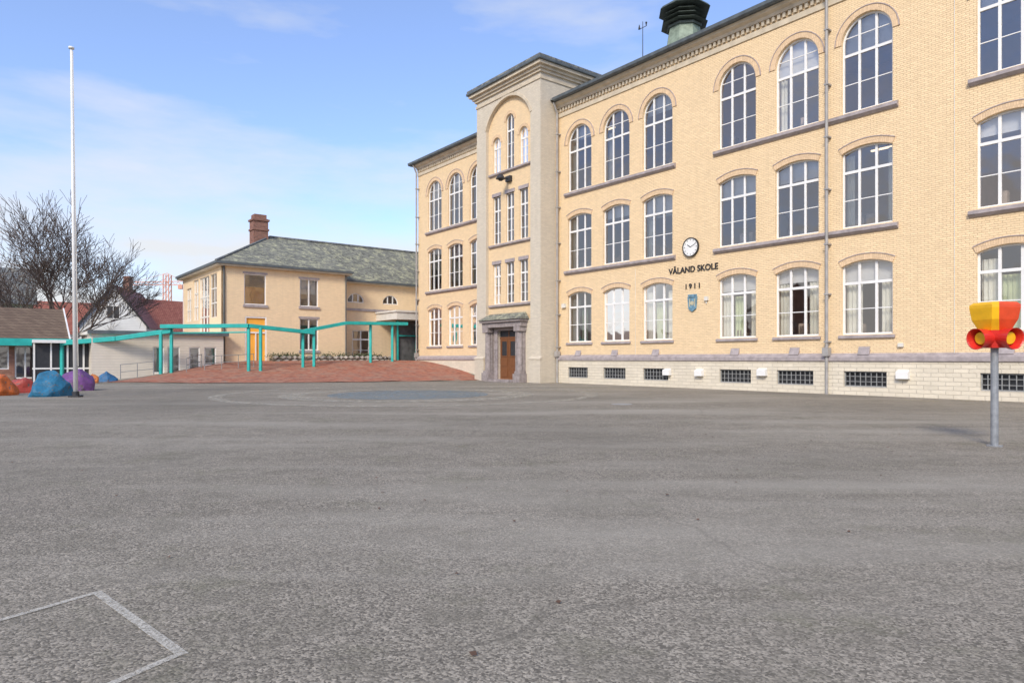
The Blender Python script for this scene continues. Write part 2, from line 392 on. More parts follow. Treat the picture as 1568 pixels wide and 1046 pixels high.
b.make('tower_room', M['room'], sch)
b = B()
for a, c in ((TL - .1, TL + .95), (TR - .95, TR + .1)): b.box(a, c, PF - .12, PF - .002, -.3, 1.45); b.prof([(PF - .002, 1.62), (PF - .16, 1.52), (PF - .16, 1.45), (PF - .002, 1.45)], a - .03, c + .03)
b.box(TR + .002, TR + .1, PF, -.15, -.3, 1.45); b.make('tower_base', M['stone'], sch)
tco = B()
for z0, z1, o in ((18.55, 18.72, .06), (18.95, 19.12, .12), (19.12, 19.3, .24), (19.3, 19.48, .42)):
    tco.box(TL - o, TR + o, PF - o, 6.2 + o, z0, z1)
tco.make('tower_cornice', M['cornice'], sch)
tg = B(); tg.box(TL - .55, TR + .55, PF - .55, 6.6, 19.482, 19.66); tg.make('tower_gutter', M['gutter'], sch, bevel=.04)
hiproof('tower_roof', TL - .5, TR + .5, PF - .5, 6.6, 19.8, 21.2, 3.2, 3.2, M['slate'], sch)
gu.make('gutters', M['gutter'], sch)
po = B()
for cx in (tc - 1.68, tc + 1.68):
    po.box(cx - .34, cx + .34, -2.02, PF - .003, 0, .55)
    po.box(cx - .26, cx + .26, -1.94, PF - .003, .55, .7)
    po.tube((cx, -1.70, .7), (cx, -1.70, 3.2), .22, .19, 16)
    po.box(cx - .22, cx + .22, -1.60, PF - .003, .7, 3.2)
    po.box(cx - .3, cx + .3, -1.98, PF - .003, 3.2, 3.5)
po.box(tc - 2.05, tc + 2.05, -1.96, PF - .003, 3.5, 3.82)
po.box(tc - 2.15, tc + 2.15, -2.1, PF - .003, 3.82, 3.98)
po.box(tc - 1.34, tc - .95, PF - .1, PF - .003, 0, 3.5); po.box(tc + .95, tc + 1.34, PF - .1, PF - .003, 0, 3.5)
po.box(tc - .95, tc + .95, PF - .1, PF - .003, 3.3, 3.5)
po.box(tc - 1.3, tc + 1.3, -2.3, PF, -.2, .15)
po.make('portal', M['portal'], sch, bevel=.015)
hd = B(); hd.add([(tc - 2.25, -2.2, 3.983), (tc + 2.25, -2.2, 3.983), (tc + 1.9, PF - .004, 4.42), (tc - 1.9, PF - .004, 4.42), (tc - 2.25, PF - .004, 3.983), (tc + 2.25, PF - .004, 3.983)],
       [(0, 1, 2, 3), (0, 3, 4), (1, 5, 2), (0, 4, 5, 1)]); hd.make('portal_roof', M['slate2'], sch)
dr = B()
for sx in (-1, 1):
    a, c = (tc - .93, tc - .01) if sx < 0 else (tc + .01, tc + .93)
    dr.box(a, c, PW - .08, PW - .02, .15, 2.75)
    for z0, z1 in ((.3, .9), (1.0, 1.5)): dr.box(a + .14, c - .14, PW - .11, PW - .081, z0, z1)
    dr.ring(rect(a + .1, c - .1, 1.6, 2.68), rect(a + .17, c - .17, 1.67, 2.61), PW - .12, PW - .081)
dr.box(tc - .95, tc + .95, PW - .1, PW - .02, 2.76, 2.9); dr.box(tc - .04, tc + .04, PW - .09, PW - .03, 2.9, 3.3)
dr.make('door', M['wood'], sch)
dg = B(); dg.box(tc - .7, tc - .2, PW - .1, PW - .082, 1.68, 2.6); dg.box(tc + .2, tc + .7, PW - .1, PW - .082, 1.68, 2.6); dg.box(tc - .94, tc + .94, PW - .07, PW - .05, 2.9, 3.3); dg.make('door_glass', M['dark'], sch)
tl = B(); tl.tube((tc, PW, 13.15), (tc, PW - .7, 13.1), .05, .05); tl.tube((tc, PW - .75, 13.3), (tc, PW - .75, 13.02), .12, .33, 14); tl.tube((tc, PW - .75, 13.02), (tc, PW - .75, 12.9), .2, .12, 14); tl.box(tc - .25, tc + .25, PW - .2, PW, 12.95, 13.3)
tl.make('tower_lamp', M['dark'], sch)
fr.make('window_frames', M['white'], sch); gl.make('window_glass', M['glass'], sch)
sil.make('sills', M['sill'], sch); arc.make('window_arches', M['arch'], sch)
cur.make('curtains', M['curtain'], sch); cur2.make('curtains_green', M['curtain2'], sch); bli.make('blinds', M['blind'], sch)
def text(body, cx, z, size, name, parent, y=-.03, sx=1.0):
    cu = bpy.data.curves.new(name, 'FONT'); cu.body = body; cu.size = size; cu.align_x = 'CENTER'; cu.extrude = .025; cu.offset = .002; cu.space_character = sx
    o = bpy.data.objects.new(name, cu); sc.collection.objects.link(o); o.parent = parent
    o.location = (cx, y, z); o.rotation_euler = (math.pi / 2, 0, 0); cu.materials.append(M['dark']); return o
sg = empty('facade_lettering'); sg.parent = sch
text('VÅLAND SKOLE', 10.2, 5.86, .42, 'school_name', sg, sx=1.0)
text('1911', 10.2, 5.02, .36, 'year', sg, sx=1.5)
cb = B(); cb.poly([(x, -.06, z) for x, z in [(9.98, 4.0), (10.2, 3.85), (10.42, 4.0), (10.48, 4.6), (9.92, 4.6)]]); cb.ring([(9.98, 4.0), (10.2, 3.85), (10.42, 4.0), (10.48, 4.6), (9.92, 4.6)], [(10.02, 4.03), (10.2, 3.91), (10.38, 4.03), (10.43, 4.56), (9.97, 4.56)], -.09, 0)
cb.box(9.95, 10.45, -.08, 0, 4.62, 4.72)
cb.make('crest', plain('crest_blue', (.15, .28, .36), .5, .35, 9), sch)
cb = B(); cb.tube((10.2, -.07, 4.28), (10.2, -.085, 4.28), .11, .11, 12); cb.box(10.02, 10.07, -.08, -.06, 4.1, 4.5); cb.box(10.33, 10.38, -.08, -.06, 4.1, 4.5); cb.make('crest_motif', plain('crest_gold', (.5, .45, .3), .5), sch)
ck = empty('wall_clock'); ck.parent = sch
cb = B(); cb.tube((10.12, 0, 7.1), (10.12, -.1, 7.1), .45, .45, 40); cb.make('clock_face', M['white'], ck)
n = 40; cb = B()
cb.ring([(10.12 + .48 * math.cos(2 * math.pi * k / n), 7.1 + .48 * math.sin(2 * math.pi * k / n)) for k in range(n)],
        [(10.12 + .445 * math.cos(2 * math.pi * k / n), 7.1 + .445 * math.sin(2 * math.pi * k / n)) for k in range(n)], -.14, -.02)
def hand(ang, L, w, r0=0.0):
    d = Vector((math.sin(ang), 0, math.cos(ang))); p = Vector((d.z, 0, -d.x)) * w; c0 = Vector((10.12, -.115, 7.1))
    cb.poly([c0 + d * r0 - p, c0 + d * r0 + p, c0 + d * L + p * .7, c0 + d * L - p * .7])
hand(math.radians(-55), .24, .022); hand(math.radians(65), .34, .015)
for k in range(12): hand(k * math.pi / 6, .40, .014, .33)
cb.make('clock_hands', M['dark'], ck)
vx, vy, vd = 4.12, 7.1, -.85
def ngon(Bx, r0, z0, r1, z1, n=8):
    vs = [(vx + r * math.cos(2 * math.pi * (k + .5) / n), vy + r * math.sin(2 * math.pi * (k + .5) / n), z + vd) for r, z in ((r0, z0), (r1, z1)) for k in range(n)]
    Bx.add(vs, [(k, (k + 1) % n, (k + 1) % n + n, k + n) for k in range(n)] + [tuple(range(n)), tuple(range(n, 2 * n))])
cb = B(); ngon(cb, 1.25, 21.8, 1.0, 23.25); ngon(cb, .85, 23.55, .85, 24.3); cb.make('roof_vent_body', M['copper'], sch)
cb = B(); ngon(cb, 1.12, 23.25, 1.12, 23.4)
for k in range(3): ngon(cb, 1.5 - .06 * k, 23.5 + .3 * k, 1.05, 23.74 + .3 * k)
ngon(cb, 1.65, 24.4, 1.5, 24.58); ngon(cb, 1.5, 24.58, .35, 25.3); cb.make('roof_vent_louvres', plain('vent_dark', (.07, .085, .07), .6, .3, 3), sch)
cb = B(); cb.tube((1.2, 6.5, 21.2), (1.2, 6.5, 23.9), .03, .02); cb.beam((.85, 6.5, 23.5), (1.55, 6.5, 23.5), .03, .03); cb.tube((.9, 6.5, 23.5), (.9, 6.5, 23.8), .08, .02); cb.tube((1.5, 6.5, 23.5), (1.5, 6.5, 23.75), .02, .07); cb.make('roof_antenna', M['dark'], sch)

# ================================================================ ANNEX
ann = empty('annex_building', (-21.3, 50, 0), TH)
fr2, gl2, s2, ac2 = B(), B(), B(), B()
LZ = .3
aw = [(2.45, 1.62, 5.55, 7.85), (6.63, 1.5, 5.6, 7.75), (6.63, 1.5, 2.15, 4.65)]
hh = [rect(c - w / 2, c + w / 2, z0, z1) for c, w, z0, z1 in aw] + [rect(1.7, 3.3, 1.15, 4.65)]
wall('annex_front', rect(0, 9.8, LZ, 8.3), hh, 0, .3, M['annexy'], ann)
for c, w, z0, z1 in aw:
    window(c, w, z0, z1, 0, y=.12, cols=2 if c > 3 else 1, transom=.0, sub=1, F=fr2, G=gl2); s2.box(c - w / 2 - .1, c + w / 2 + .1, -.1, .1, z0 - .2, z0 - .003); s2.box(c - w/2 - .1, c + w/2 + .1, -.03, .02, z1 + .003, z1 + .15)
b = B(); b.box(1.75, 3.25, .12, .2, 1.15, 4.6); b.make('annex_orange_door', M['orange'], ann)
fr2.ring(rect(1.7, 3.3, 1.15, 4.65), rect(1.8, 3.2, 1.2, 4.55), .02, .1); fr2.box(2.46, 2.54, .03, .1, 1.2, 3.4); fr2.box(1.8, 3.2, .03, .1, 3.4, 3.5)
b = B(); b.box(1.7, 3.2, .25, .3, 5.6, 6.9); b.make('annex_orange_curtain', M['orange'], ann)
b = B(); b.box(5.95, 7.3, .4, .42, 6.6, 7.8); b.make('annex_blind', M['blind'], ann)
hb = [rect(1.2, 3.0, 4.6, 7.9), rect(3.3, 6.3, 3.2, 7.9), rect(6.6, 8.2, 4.6, 7.9), rect(9, 10.6, 4.6, 7.4)]
wall('annex_side', rect(0, 12, LZ, 8.3), hb, .003, .3, M['annexy'], ann, plane='yz')
sf = B(); sgx = B()
for h in hb:
    y0, z0 = h[0]; y1, z1 = h[2]
    sgx.poly([(.12, y0, z0), (.12, y1, z0), (.12, y1, z1), (.12, y0, z1)])
    nn = max(2, round((y1 - y0) / 1.0))
    for k in range(nn + 1): yy = y0 + (y1 - y0) * k / nn; sf.box(.07, .16, max(y0, yy - .04), min(y1, yy + .04), z0, z1)
    for k in range(4): zz = z0 + (z1 - z0) * k / 3; sf.box(.08, .15, y0, y1, max(z0, zz - .05), min(z1, zz + .05))
sf.make('annex_side_frames', M['white2'], ann); sgx.make('annex_side_glass', M['glass'], ann)
lk = []
for c in (11.3, 14.6, 17.9): lk.append(outline(c, 1.5, 6.25, 6.5, .55))
lk.append(rect(11.0, 12.6, 1.3, 3.9))
wall('annex_link_front', rect(9.8, 24, LZ, 7.9), lk, 1.5, 1.8, M['annexy'], ann)
for c in (11.3, 14.6, 17.9): window(c, 1.5, 6.25, 6.5, .55, y=1.62, cols=3, transom=0, sub=1, F=fr2, G=gl2)
window(11.8, 1.6, 1.3, 3.9, 0, y=1.62, cols=2, transom=.7, F=fr2, G=gl2)
b = B(); b.box(0.31, 24, 5, 5.1, LZ, 8.0); b.box(.31, 9.6, .31, 4.9, 4.85, 5.1); b.box(9.5, 9.797, .3, 5, LZ, 8.3); b.box(0, 24, 11.7, 12, LZ, 7.9); b.make('annex_inner', M['room'], ann)
s2.box(9.85, 24, 1.42, 1.5, 5.55, 5.75); s2.make('annex_sills', M['sill'], ann)
fr2.make('annex_frames', M['white'], ann); gl2.make('annex_glass', M['glass'], ann)
b = B(); b.box(-.4, 10.1, -.4, 12.4, 8.3, 8.5); b.box(9.9, 24.4, 1.1, 1.5, 7.85, 8.05); b.make('annex_eaves', M['cornice'], ann)
b = B(); b.box(-.52, 10.2, -.52, -.4, 8.42, 8.6); b.box(-.52, -.4, -.4, 12.4, 8.42, 8.6); b.box(10.1, 24.4, .98, 1.1, 7.95, 8.12); b.box(10.1,10.2,-.4,1.1,8.42,8.6)
b.tube((.18, -.08, 1.2), (.18, -.08, 8.3), .05, .05); b.tube((9.7, -.08, 1.0), (9.7, -.08, 8.3), .05, .05); b.make('annex_gutters', M['gutter'], ann)
q = B()
q.add([(-.5, -.5, 8.55), (-.5, 12.5, 8.55), (5.5, 6, 11.8), (24, 6, 11.8), (24, 12.5, 8.0)], [(0, 2, 1), (2, 3, 4, 1)])
q.add([(-.5, -.5, 8.55), (10.15, -.5, 8.55), (5.5, 6, 11.8), (9.0, 6, 11.8)], [(0, 1, 3, 2)])
q.add([(10.15, -.5, 8.55), (10.15, 1.0, 8.2), (9.0, 6, 11.8)], [(0, 1, 2)])
q.add([(9.9, 1.0, 8.1), (24, 1.0, 8.1), (24, 6, 11.8), (9.0, 6, 11.8)], [(0, 1, 2, 3)])
q.make('annex_roof', M['slate2'], ann)
b = B(); b.tube((5.5, 6, 11.83), (24, 6, 11.83), .12, .12); b.tube((5.5, 6, 11.83), (-.5, -.5, 8.6), .09, .09); b.make('annex_ridge', M['slate'], ann)
b = B(); b.box(4.0, 5.2, 5.4, 6.5, 10.5, 13.2); b.box(3.9, 5.3, 5.3, 6.6, 13.0, 13.15); b.box(4.1, 5.1, 5.5, 6.4, 13.2, 13.55); b.box(3.93, 5.27, 5.33, 6.57, 12.2, 12.35); b.make('annex_chimney', M['chim'], ann)
b = B(); b.box(13.2, 22, -2.2, 1.49, 4.75, 5.35); b.box(13.1, 22, -2.3, 1.48, 5.352, 5.5); b.make('annex_canopy', M['white2'], ann)
b = B()
for x in (14.2, 16.0, 17.8, 19.6): b.box(x - .06, x + .06, -.6, -.5, 1.2, 4.75)
b.box(14.2, 21, -.58, -.52, 3.4, 3.5); b.make('annex_porch_frame', M['teal'], ann)
b = B(); b.box(14.1, 22, -.4, -.35, 1.2, 4.74); b.make('annex_porch_glass', plain('porch_glass', (.12, .12, .12), .1, .3, 2), ann)
# dry-stone retaining wall in front of the annex (individual rocks) with low shrubs
m, nt, bb = newmat('rubble_stone'); oc = objc(nt)
c = mixc(nt, ramp(nt, noi(nt, oc, .9, 3, .8), .35, .65), (.16, .14, .12), (.48, .43, .37)); nt.links.new(c, bb.inputs['Base Color']); bb.inputs['Roughness'].default_value = .9
bump(nt, bb, noi(nt, oc, 8, 4), .6, .05); M['rubble'] = m
rk = random.Random(4); b = B()
def rock(Bx, x, y, z, rx, ry, rz):
    bm = bmesh.new(); bmesh.ops.create_icosphere(bm, subdivisions=1, radius=1)
    vs = [(x + v.co.x * rx * rk.uniform(.8, 1.15), y + v.co.y * ry * rk.uniform(.8, 1.15), z + v.co.z * rz * rk.uniform(.8, 1.15)) for v in bm.verts]
    Bx.add(vs, [tuple(v.index for v in f.verts) for f in bm.faces]); bm.free()
for row in range(4):
    x = 3.4 + rk.random() * .3
    while x < 13.2:
        w_ = rk.uniform(.18, .42); rock(b, x + w_, -1.0 + row * .07, .75 + row * .27, w_, .25, .17); x += w_ * 1.75
b.make('retaining_rocks', M['rubble'], ann)
b = B(); b.box(3.5, 13.1, -.9, -.003, 0, 1.55); b.make('retaining_fill', plain('soil', (.10, .085, .06), .9), ann)
b = B()
for k in range(1400):
    cx = rk.choice([3.9, 4.6, 5.2, 8.0, 9.2, 10.6, 11.4, 12.2]); x = cx + rk.gauss(0, .3); y = -.45 + rk.gauss(0, .15); z = 1.6 + abs(rk.gauss(0, .14)); s_ = .05; a = rk.random() * 6
    b.poly([(x + s_ * math.cos(a), y, z + s_ * math.sin(a)), (x + s_ * math.cos(a + 2), y + .03, z + s_ * math.sin(a + 2)), (x + s_ * math.cos(a + 4), y - .03, z + s_ * math.sin(a + 4))])
o = b.make('low_shrubs', plain('shrub_green', (.10, .11, .05), .8, .5, 4)); o.location = (-21.3, 50, 0); o.rotation_euler = (0, 0, TH)

# ================================================================ LOW WHITE BUILDING
low = empty('clapboard_low_building', (-21.3, 50, 0), TH)
f3, g3 = B(), B()
lh = [rect(-4.6, -3.9, .5, 2.3), rect(-3.7, -2.9, .1, 2.3), rect(-2.3, -1.6, .1, 2.3), rect(-1.3, -.5, 1.0, 2.3)]
wall('low_wall', rect(-8.2, 0, -.2, 3.1), lh, -.6, -.4, M['clap'], low)
for h in lh: window((h[0][0] + h[1][0]) / 2, h[1][0] - h[0][0], h[0][1], h[2][1], 0, y=-.5, cols=1, transom=.0, thick=.07, sub=1, F=f3, G=g3)
f3.make('low_frames', M['white'], low); g3.make('low_glass', M['glass'], low)
b = B(); b.box(-8.2, -8.0, -.4, 5, -.2, 3.1); b.box(-8, 0, -.1, 0, 0, 3.1); b.make('low_inner', M['clap'], low)
b = B(); b.box(-8.4, .3, -.8, 6, 3.1, 3.3); b.make('low_roof', M['white2'], low)
b = B(); b.box(-8.45, .32, -.85, -.8, 3.12, 3.35); b.make('low_roof_edge', M['gutter'], low)
b = B(); b.box(-11.3, -8.2, .8, 1.0, -.2, 2.5); b.make('connector_wall', M['dark'], low)
b = B()
for x in (-11.2, -10.3, -9.4, -8.5): b.box(x - .05, x + .05, .74, .8, 0, 2.5)
b.box(-11.3, -8.2, .75, .79, .8, .9); b.box(-11.3, -8.2, .3, 2, 2.5, 2.7); b.make('connector_frames', M['white'], low)

# ================================================================ KIOSK (left pavilion)
kio = empty('tiled_roof_pavilion', (-30.0, 45.6, 0), TH)
f4, g4 = B(), B()
kh = [rect(-2.6, -1.5, .2, 2.3), rect(-4.8, -2.9, .8, 2.3), rect(-7.2, -5.2, .8, 2.3), rect(-1.0, -.3, 1.0, 2.2)]
wall('pavilion_wall', rect(-16, 0, -.2, 2.5), kh, 0, .25, M['rbrick'], kio)
for h in kh: window((h[0][0] + h[1][0]) / 2, h[1][0] - h[0][0], h[0][1], h[2][1], 0, y=.1, cols=2, transom=0, thick=.08, sub=1, F=f4, G=g4)
f4.make('pavilion_frames', M['white'], kio); g4.make('pavilion_glass', M['glass'], kio)
b = B(); b.box(-16, 0, 3, 3.1, 0, 2.5); b.box(-.2, 0, .25, 7, 0, 2.5); b.make('pavilion_inner', M['room'], kio)
b = B(); b.add([(-16.3, -.7, 2.75), (.3, -.7, 2.75), (.3, 3.8, 5.0), (-16.3, 3.8, 5.0), (.3, 8.3, 2.75), (-16.3, 8.3, 2.75)], [(0, 1, 2, 3), (3, 2, 4, 5)]); b.make('pavilion_roof', M['tile_brown'], kio)
b = B(); b.prof([(-.75, 2.6), (-.75, 2.82), (3.8, 5.1), (8.35, 2.82), (8.35, 2.6), (3.8, 4.85)], .3, .38); b.make('pavilion_barge', M['white'], kio)
b = B(); b.box(-16.3, .42, -.9, -.72, 2.32, 2.78); b.box(-16.3, .3, -.72, .0, 2.5, 2.56); b.make('pavilion_fascia', M['teal'], kio)
b = B(); b.add([(.05, .0, 2.5), (.05, 7.6, 2.5), (.05, 3.8, 4.8)], [(0, 1, 2)]); b.make('pavilion_gable', M['clap'], kio)

# ================================================================ GROUND
def sstep(t): t = max(0, min(1, t)); return t * t * (3 - 2 * t)
def gh(x, y):
    d = (x + 3) * -.287 + (y - 47) * .957
    f = sstep((x + 28) / 8)
    t = max(0, min(1, (d + 1) / 10))
    t = .6 * t + .4 * sstep(t)
    return 1.3 * t * f
def axis(lo, hi, step, outs):
    a = []; v = lo
    while v <= hi: a.append(v); v += step
    return sorted([-o for o in outs if -o < lo] + a + [o for o in outs if o > hi])
xs = axis(-46, 20, 1.0, [24, 30, 40, 60, 100, 200, 500, 1500, 50, 80]); ys = axis(-4, 72, 1.0, [6, 10, 20, 50, 100, 200, 500, 1500, 80, 120])
vs = [(x, y, gh(x, y) if y > 38 else 0) for y in ys for x in xs]; nx = len(xs)
fs = [(j * nx + i, j * nx + i + 1, (j + 1) * nx + i + 1, (j + 1) * nx + i) for j in range(len(ys) - 1) for i in range(nx - 1)]
m, nt, bb = newmat('asphalt'); oc = objc(nt)
vo = N(nt, 'ShaderNodeTexVoronoi'); vo.inputs['Scale'].default_value = 75; nt.links.new(oc, vo.inputs['Vector'])
sep = N(nt, 'ShaderNodeSeparateColor'); nt.links.new(vo.outputs['Color'], sep.inputs[0])
st = ramp(nt, sep.outputs[0], .1, .95, (.036, .031, .025), (.56, .49, .385))
vo3 = N(nt, 'ShaderNodeTexVoronoi'); vo3.inputs['Scale'].default_value = 22; nt.links.new(oc, vo3.inputs['Vector'])
sep3 = N(nt, 'ShaderNodeSeparateColor'); nt.links.new(vo3.outputs['Color'], sep3.inputs[0])
n22 = noi(nt, oc, .22, 5, .62)
big = ramp(nt, n22, .40, .62)
col = mixc(nt, big, mixc(nt, .42, st, (.215, .190, .150)), mixc(nt, .48, st, (.30, .268, .212)))
col = mixc(nt, ramp(nt, sep3.outputs[0], .3, 1, (0, 0, 0), (.4, .4, .4)), col, (.175, .156, .122))
mid = ramp(nt, noi(nt, oc, 1.7, 4, .72), .46, .68, (0, 0, 0), (.5, .5, .5))
col = mixc(nt, mid, col, (.16, .143, .108))
moss = ramp(nt, noi(nt, oc, .8, 5, .8), .54, .68, (0, 0, 0), (.5, .5, .5)); col = mixc(nt, moss, col, (.16, .152, .098))
mp = N(nt, 'ShaderNodeMapping'); nt.links.new(oc, mp.inputs[0]); mp.inputs['Rotation'].default_value = (0, 0, .5); mp.inputs['Scale'].default_value = (.25, 1.4, 1)
stk = ramp(nt, noi(nt, mp.outputs[0], .35, 4, .6), .48, .68, (0, 0, 0), (.65, .65, .65)); col = mixc(nt, stk, col, (.37, .335, .272))
dp = ramp(nt, noi(nt, oc, .11, 3, .55), .50, .66, (0, 0, 0), (.5, .5, .5)); col = mixc(nt, dp, col, (.125, .112, .088))
mp2 = N(nt, 'ShaderNodeMapping'); nt.links.new(oc, mp2.inputs[0]); mp2.inputs['Rotation'].default_value = (0, 0, .3)
nn = N(nt, 'ShaderNodeTexNoise'); nn.inputs['Scale'].default_value = .8; nt.links.new(oc, nn.inputs['Vector'])
vadd = N(nt, 'ShaderNodeMixRGB'); vadd.blend_type = 'ADD'; vadd.inputs[0].default_value = .9; nt.links.new(mp2.outputs[0], vadd.inputs[1]); nt.links.new(nn.outputs['Color'], vadd.inputs[2])
ve = N(nt, 'ShaderNodeTexVoronoi', feature='DISTANCE_TO_EDGE'); ve.inputs['Scale'].default_value = .13; nt.links.new(vadd.outputs[0], ve.inputs['Vector'])
crk = ramp(nt, ve.outputs[0], .0, .003, (.25, .25, .25), (0, 0, 0)); col = mixc(nt, crk, col, (.10, .09, .072))
nt.links.new(col, bb.inputs['Base Color']); bb.inputs['Roughness'].default_value = .95; bb.inputs['Specular IOR Level'].default_value = .2
ma = N(nt, 'ShaderNodeMath', operation='MULTIPLY'); nt.links.new(vo.outputs['Distance'], ma.inputs[0]); ma.inputs[1].default_value = -.9
bump(nt, bb, ma.outputs[0], .5, .008)
g = B(); g.v = vs; g.f = fs; go = g.make('ground', m, smooth=True)
corners = [Vector((-24.5, 40.8)), Vector((-2.0, 46.6)), Vector((-6.5, 59)), Vector((-21.8, 50.5))]
vs = []; nu, nv = 80, 50
for j in range(nv + 1):
    for i in range(nu + 1):
        u, v = i / nu, j / nv
        p = corners[0] * (1 - u) * (1 - v) + corners[1] * u * (1 - v) + corners[2] * u * v + corners[3] * (1 - u) * v
        p.y -= 1.6 * math.sin(u * math.pi) * (1 - v) + (.25 * noise.noise(Vector((u * 14, 3, 0)))) * (1 - v)
        vs.append((p.x, p.y, gh(p.x, p.y) + .03 + .04 * noise.noise(Vector((p.x * .7, p.y * .7, 0)))))
g = B(); g.v = vs; g.f = [(j * (nu + 1) + i, j * (nu + 1) + i + 1, (j + 1) * (nu + 1) + i + 1, (j + 1) * (nu + 1) + i) for j in range(nv) for i in range(nu)]
m, nt, bb = newmat('red_paving'); oc = objc(nt); t = N(nt, 'ShaderNodeTexBrick'); nt.links.new(oc, t.inputs['Vector']); t.inputs['Scale'].default_value = 1
t.inputs['Brick Width'].default_value = .22; t.inputs['Row Height'].default_value = .11; t.inputs['Mortar Size'].default_value = .008
t.inputs['Color1'].default_value = (.34, .10, .055, 1); t.inputs['Color2'].default_value = (.46, .17, .09, 1); t.inputs['Mortar'].default_value = (.20, .12, .085, 1)
c = mixc(nt, ramp(nt, noi(nt, oc, .9, 4, .75), .42, .62, (0, 0, 0), (.7, .7, .7)), t.outputs['Color'], (.34, .215, .15)); c = mixc(nt, ramp(nt, noi(nt, oc, 2.5, 4, .7), .48, .66, (0, 0, 0), (.7, .7, .7)), c, (.17, .055, .036)); nt.links.new(c, bb.inputs['Base Color']); bb.inputs['Roughness'].default_value = .8
bump(nt, bb, t.outputs['Fac'], -.4, .01); g.make('brick_paving', m, smooth=True)
def paint(name, col, cover=.5, scale=6):
    m, nt, b = newmat(name); oc = objc(nt); b.inputs['Base Color'].default_value = (*col, 1); b.inputs['Roughness'].default_value = .8
    out = nt.nodes['Material Output']; tr = N(nt, 'ShaderNodeBsdfTransparent'); mx = N(nt, 'ShaderNodeMixShader')
    f = ramp(nt, noi(nt, oc, scale, 5, .85), 1 - cover - .14, 1 - cover + .14); nt.links.new(f, mx.inputs[0]); nt.links.new(tr.outputs[0], mx.inputs[1]); nt.links.new(b.outputs[0], mx.inputs[2]); nt.links.new(mx.outputs[0], out.inputs[0]); return m
def line(Bx, p, q, w, z=.004):
    p = Vector(p); q = Vector(q); d = (q - p).normalized(); s = Vector((-d.y, d.x)) * w / 2
    Bx.poly([(*(p + s), z), (*(p - s), z), (*(q - s), z), (*(q + s), z)])
b = B(); line(b, (-2.675, 4.39), (-1.665, 3.455), .055); line(b, (-1.69, 3.455), (-2.25, 2.35), .045, .005); line(b, (-2.66, 4.37), (-3.5, 2.95), .045, .005)
b.make('painted_court_lines', paint('line_white', (.58, .54, .45), .53, 45))
b = B(); b.poly([(-4.3 + 3.3 * math.cos(a * math.pi / 20), 28.5 + 3.6 * math.sin(a * math.pi / 20), .004) for a in range(40)]); b.make('painted_blue_circle', paint('blue_worn', (.22, .28, .30), .48, 3))
b = B()
for r0, r1, cx, cy in ((4.2, 5.2, -4.3, 28.5), (7.4, 7.9, -4.3, 29)):
    for k in range(48):
        a0, a1 = k * math.pi / 24, (k + 1) * math.pi / 24
        b.poly([(cx + r * math.cos(a), cy + r * math.sin(a), .006) for r, a in ((r0, a0), (r1, a0), (r1, a1), (r0, a1))])
b.make('painted_ring', paint('ring_worn', (.45, .41, .32), .5, 2.5))
b = B(); line(b, (14.2, 24.9), (15.0, 23.9), .12); line(b, (16.0, 24.3), (16.6, 23.4), .12); line(b, (2.5, 36.5), (5.5, 33), .1); line(b, (-1, 34), (4.5, 30.5), .1); b.make('painted_yellow_lines', paint('line_yellow', (.6, .5, .25), .5, 12))
lv = B()
for k in range(420):
    x = random.uniform(-14, 14); y = random.uniform(3, 32)
    if abs(x) > y * .85: continue
    s = random.uniform(.010, .026); a = random.random() * 6
    lv.poly([(x + s * math.cos(a + t) * (1 if t % 2 < 1 else .6), y + s * math.sin(a + t), .008 + random.random() * .012) for t in (0, 1.4, 2.9, 4.5)])
lv.make('fallen_leaves', plain('leaf_brown', (.13, .07, .04), .8, .4, 5))
b = B(); b.tube((3.6, 22.4, .0), (3.6, 22.4, .006), .35, .35, 24); b.make('manhole_cover', M['grate'])

# ================================================================ CANOPY FRAME (teal)
tf = empty('teal_walkway_frame')
b = B()
def post(x, y, z1): b.box(x - .09, x + .09, y - .09, y + .09, gh(x, y) - .2, z1)
P = {'k': (-29.4, 44.6), 'p1': (-23.3, 45.3), 'p1b': (-22.75, 45.6), 'p2': (-17.9, 46.4), 'p2b': (-17.2, 46.7), 'p3': (-15.0, 49), 'p3b': (-14.3, 49.3), 'p4': (-10.9, 52.6), 'p4b': (-9.4, 53.6)}
post(*P['k'], 2.7); post(*P['p1'], 3.3); post(*P['p1b'], 3.7); post(*P['p2'], 3.75); post(*P['p2b'], 3.6); post(*P['p3'], 3.5); post(*P['p3b'], 3.5); post(*P['p4'], 4.2); post(*P['p4b'], 4.3)
def bm_(a, za, c, zc, w=.5, hh=.22): b.beam((*a, za), (*c, zc), w, hh)
bm_(P['k'], 2.50, (-26.0, 44.9), 2.8, .5, .3); bm_((-26.0, 44.9), 2.8, P['p1b'], 3.35, .5, .3)
bm_(P['p1'], 3.62, P['p2'], 3.72, .45, .26); bm_(P['p2'], 3.72, P['p3b'], 3.35, .45, .26)
bm_(P['p1b'], 3.2, P['p2'], 3.28, .1, .1)
bm_(P['p3'], 3.45, (-12.5, 51.2), 4.15, .5, .24); bm_((-12.5, 51.2), 4.15, (-8.4, 54.4), 4.25, .5, .24)
b.make('frame', M['teal'], tf, bevel=.015)
def railing(pts, name='handrail', hgt=.95):
    r = B()
    for (x0, y0), (x1, y1) in zip(pts, pts[1:]):
        for hz in (hgt, hgt * .5): r.tube((x0, y0, gh(x0, y0) + hz), (x1, y1, gh(x1, y1) + hz), .022, .022, 6)
    for x, y in pts: r.tube((x, y, gh(x, y) - .1), (x, y, gh(x, y) + hgt), .025, .025, 6)
    return r.make(name, M['grate'])
